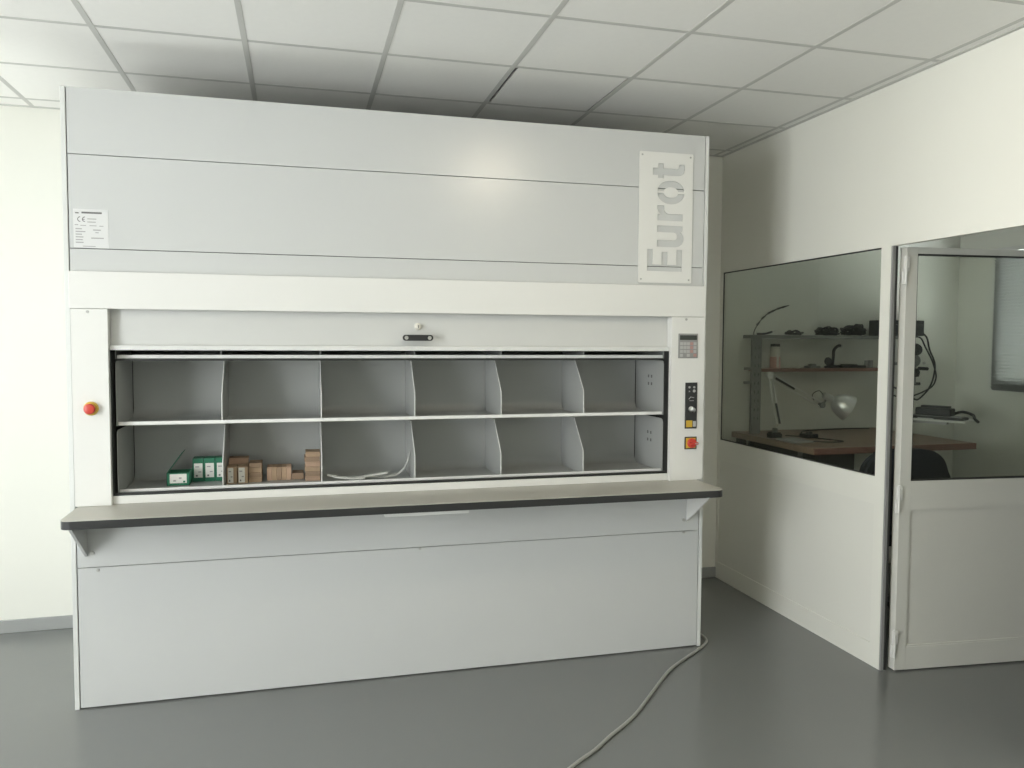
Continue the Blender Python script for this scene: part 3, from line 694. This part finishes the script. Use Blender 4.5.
# bench top clutter
bt = BZ+.0005
tag(MB().box(3.49, 3.58, .62, .70, bt, bt+.028, bev=.004).cyl((3.535, .66, bt+.028), (3.535, .66, bt+.04), .02).build('cable_junction', M_dplast), 'small dark junction box on the bench beside the lamp base', 'junction box')
tag(MB().tube([(3.44, .78, bt+.004), (3.50, .72, bt+.004), (3.58, .55, bt+.004), (3.62, .42, bt+.004), (3.52, .40, bt+.004), (3.40, .46, bt+.004)], .004, 6, 6).build('bench_cable', M_dplast), 'dark cable looping across the bench top', 'cable')
tag(MB().tube([(3.66, .92, bt+.004), (3.75, 1.0, bt+.004), (3.95, 1.05, bt+.004), (4.20, 1.06, bt+.004), (4.32, 1.05, bt+.004)], .0045, 6, 5).build('bench_cable', M_dplast), 'dark cable lying along the back of the bench top', 'cable')
tag(MB().box(3.26, 3.40, .42, .62, bt, bt+.012, bev=.003).build('paper_pad', M_gplast), 'grey pad lying on the bench close to the window', 'pad')
tag(MB().box(3.27, 3.35, .68, .74, bt, bt+.03, bev=.004).box(3.28, 3.34, .685, .735, bt+.03, bt+.038).build('small_case', M_dplast), 'small dark case on the bench at the window corner', 'case')
# regulator on bracket arm at the shelf end
rg = MB().sphere((4.605, .94, 1.545), .04, (1, .8, 1.1)).cyl((4.60, .94, 1.375), (4.60, .94, 1.64), .014).build('pressure_regulator', M_benchm, wbn, smooth=True)
part_label(rg, 'dark metal regulator with round knobs mounted at the shelf end')
MB().box(4.409, 4.60, .928, .944, 1.515, 1.535).build('bracket_arm', M_benchm, rg)
MB().lathe([(.035, -.02), (.045, 0), (.035, .02)], (4.61, .935, 1.625), (0, -1, 0)).build('gauge', M_dplast, rg, smooth=True)
MB().cyl((4.63, .93, 1.49), (4.70, .92, 1.487), .012).build('valve_stem', M_dplast, rg)
MB().sphere((4.648, .90, 1.528), .011).build('bright_knob', M_steel, rg, smooth=True)
MB().lathe([(.028, -.03), (.036, 0), (.028, .03)], (4.605, .94, 1.46), (0, 0, 1)).build('lower_bowl', M_dplast, rg, smooth=True)
MB().cyl((4.58, .94, 1.378), (4.65, .94, 1.378), .011).build('outlet', M_dplast, rg)
MB().tube([(4.689, 1.0, 1.762), (4.70, .94, 1.715), (4.718, .93, 1.629), (4.763, .93, 1.544), (4.771, .93, 1.484), (4.756, .93, 1.407), (4.727, .93, 1.348), (4.688, .93, 1.305), (4.628, .93, 1.263), (4.577, .93, 1.281), (4.50, .95, 1.33), (4.415, .94, 1.36)], .0065, 6, 4).build('cord', M_dplast, bxk, smooth=True)
MB().tube([(4.53, .915, 1.712), (4.606, .90, 1.714), (4.654, .90, 1.646), (4.719, .90, 1.544), (4.752, .90, 1.459), (4.755, .90, 1.416), (4.730, .90, 1.365), (4.67, .90, 1.331), (4.576, .90, 1.298), (4.48, .91, 1.28), (4.415, .935, 1.30)], .0055, 6, 4).build('hose', M_dplast, rg, smooth=True)
# swing tray with keyboard
A = Vector((4.395, .810)); Bp = Vector((4.585, .455)); dv = (Bp-A).normalized(); nv = Vector((-dv.y, dv.x))
L_ = (Bp-A).length
Mt = Matrix(((dv.x, nv.x, 0, A.x), (dv.y, nv.y, 0, A.y), (0, 0, 1, 0), (0, 0, 0, 1)))
st = MB().box(-.02, L_, 0, .22, 1.137, 1.15, bev=.002).xform(Mt).build('swing_tray', M_white, wbn)
part_label(st, 'white swing-out tray at the right end of the workbench')
MB().box(-.02, L_*.7, .03, .07, 1.118, 1.1365).xform(Mt).build('tray_arm', M_alu, st)
pj = Mt @ Vector((-.01, .05, 1.127))
MB().tube([(4.375, .70, BZ), (4.375, .70, 1.127), pj], .012, 8, 0).build('arm_post', M_alu, st)
kb = thing('keyboard', (A.x+.1, A.y, 1.1505), 'black keyboard lying on the white swing-out tray', 'keyboard')
MB().box(.03, L_-.02, .02, .15, 1.1503, 1.168, bev=.004).xform(Mt).build('keyboard_body', M_dplast, kb)
for rr_ in range(3):
    MB().box(.045, L_-.035, .03+.038*rr_, .06+.038*rr_, 1.1681, 1.173).xform(Mt).build('key_row', M_gplast, kb)
MB().box(.10, .20, .008, .019, 1.1503, 1.156).xform(Mt).build('silver_edge', M_steel, kb)
dv2 = thing('black_device', (A.x+.12, A.y, 1.175), 'flat black device stacked on the keyboard', 'device')
MB().box(.07, .30, .04, .14, 1.1735, 1.225, bev=.008).xform(Mt).build('device_body', M_dplast, dv2)
MB().box(.10, .28, .06, .12, 1.2252, 1.240, bev=.002).xform(Mt).build('device_lid', M_dplast, dv2)
tag(MB().tube([(L_-.16, .18, 1.161), (L_-.08, .18, 1.20), (L_+.0, .16, 1.185), (L_+.03, .10, 1.165), (L_+.06, .08, 1.145)], .010, 8, 5).xform(Mt).build('tray_cable', M_dplast), 'thick black cable spilling over the end of the swing-out tray', 'cable')

# office chair
ch = thing('office_chair', (3.66, .05, 0), 'dark fabric office chair with rounded backrest in front of the workbench', 'chair')
bp_ = []
for k in range(40):
    a = 2*math.pi*k/40; c_, s_ = math.cos(a), math.sin(a)
    e_ = 2/3.2
    bp_.append((3.625+.30*math.copysign(abs(c_)**e_, c_), .83+.24*math.copysign(abs(s_)**e_, s_)))
b = MB().prism(bp_, 'y', -.13, -.07); bmesh.ops.bevel(b.bm, geom=[e for e in b.bm.edges if abs(e.verts[0].co.y-e.verts[1].co.y) < 1e-5], offset=.015, segments=3, affect='EDGES')
b.build('backrest', M_chair, ch, smooth=True)
sp_ = [(3.665+.25*math.copysign(abs(math.cos(2*math.pi*k/40))**.65, math.cos(2*math.pi*k/40)), .16+.23*math.copysign(abs(math.sin(2*math.pi*k/40))**.65, math.sin(2*math.pi*k/40))) for k in range(40)]
b = MB().prism(sp_, 'z', .50, .57); bmesh.ops.bevel(b.bm, geom=[e for e in b.bm.edges if abs(e.verts[0].co.z-e.verts[1].co.z) < 1e-5], offset=.018, segments=3, affect='EDGES')
b.build('seat', M_chair, ch, smooth=True)
MB().tube([(3.665, .12, .49), (3.665, -.10, .50), (3.665, -.155, .60), (3.665, -.135, .75)], .018, 8, 4).build('back_bar', M_dplast, ch)
MB().cyl((3.665, .16, .10), (3.665, .16, .50), .025).build('gas_column', M_dplast, ch)
for k in range(5):
    a = 2*math.pi*k/5+.3; p = Vector((3.665+.26*math.cos(a), .16+.26*math.sin(a), .075))
    lg = MB().tube([(3.665, .16, .11), p], .018, 8, 0).build('base_leg', M_dplast, ch)
    MB().cyl(p+Vector((-.011, 0, -.045)), p+Vector((.011, 0, -.045)), .03, seg=16).cyl(p+Vector((0, 0, -.03)), p, .007, seg=8).build('castor', M_dplast, lg)

# ================================================================ ceiling lamps (outside the frame, they light the room)
for (x, y), lbl in (((1.64, -1.88), 'round opal ceiling lamp above the doorway side'),):
    lo_ = thing('ceiling_lamp', (x, y, ZC-.09), lbl, 'lamp', 'ceiling lamps')
    MB().cyl((x, y, ZC-.0005), (x, y, ZC-.025), .20, seg=36).build('lamp_body', M_white, lo_, smooth=True)
    MB().lathe([(.185, .0), (.185, .05), (.17, .072), (.12, .085), (.02, .09)], (x, y, ZC-.0255), (0, 0, -1), 36).build('diffuser', M_opal, lo_, smooth=True)
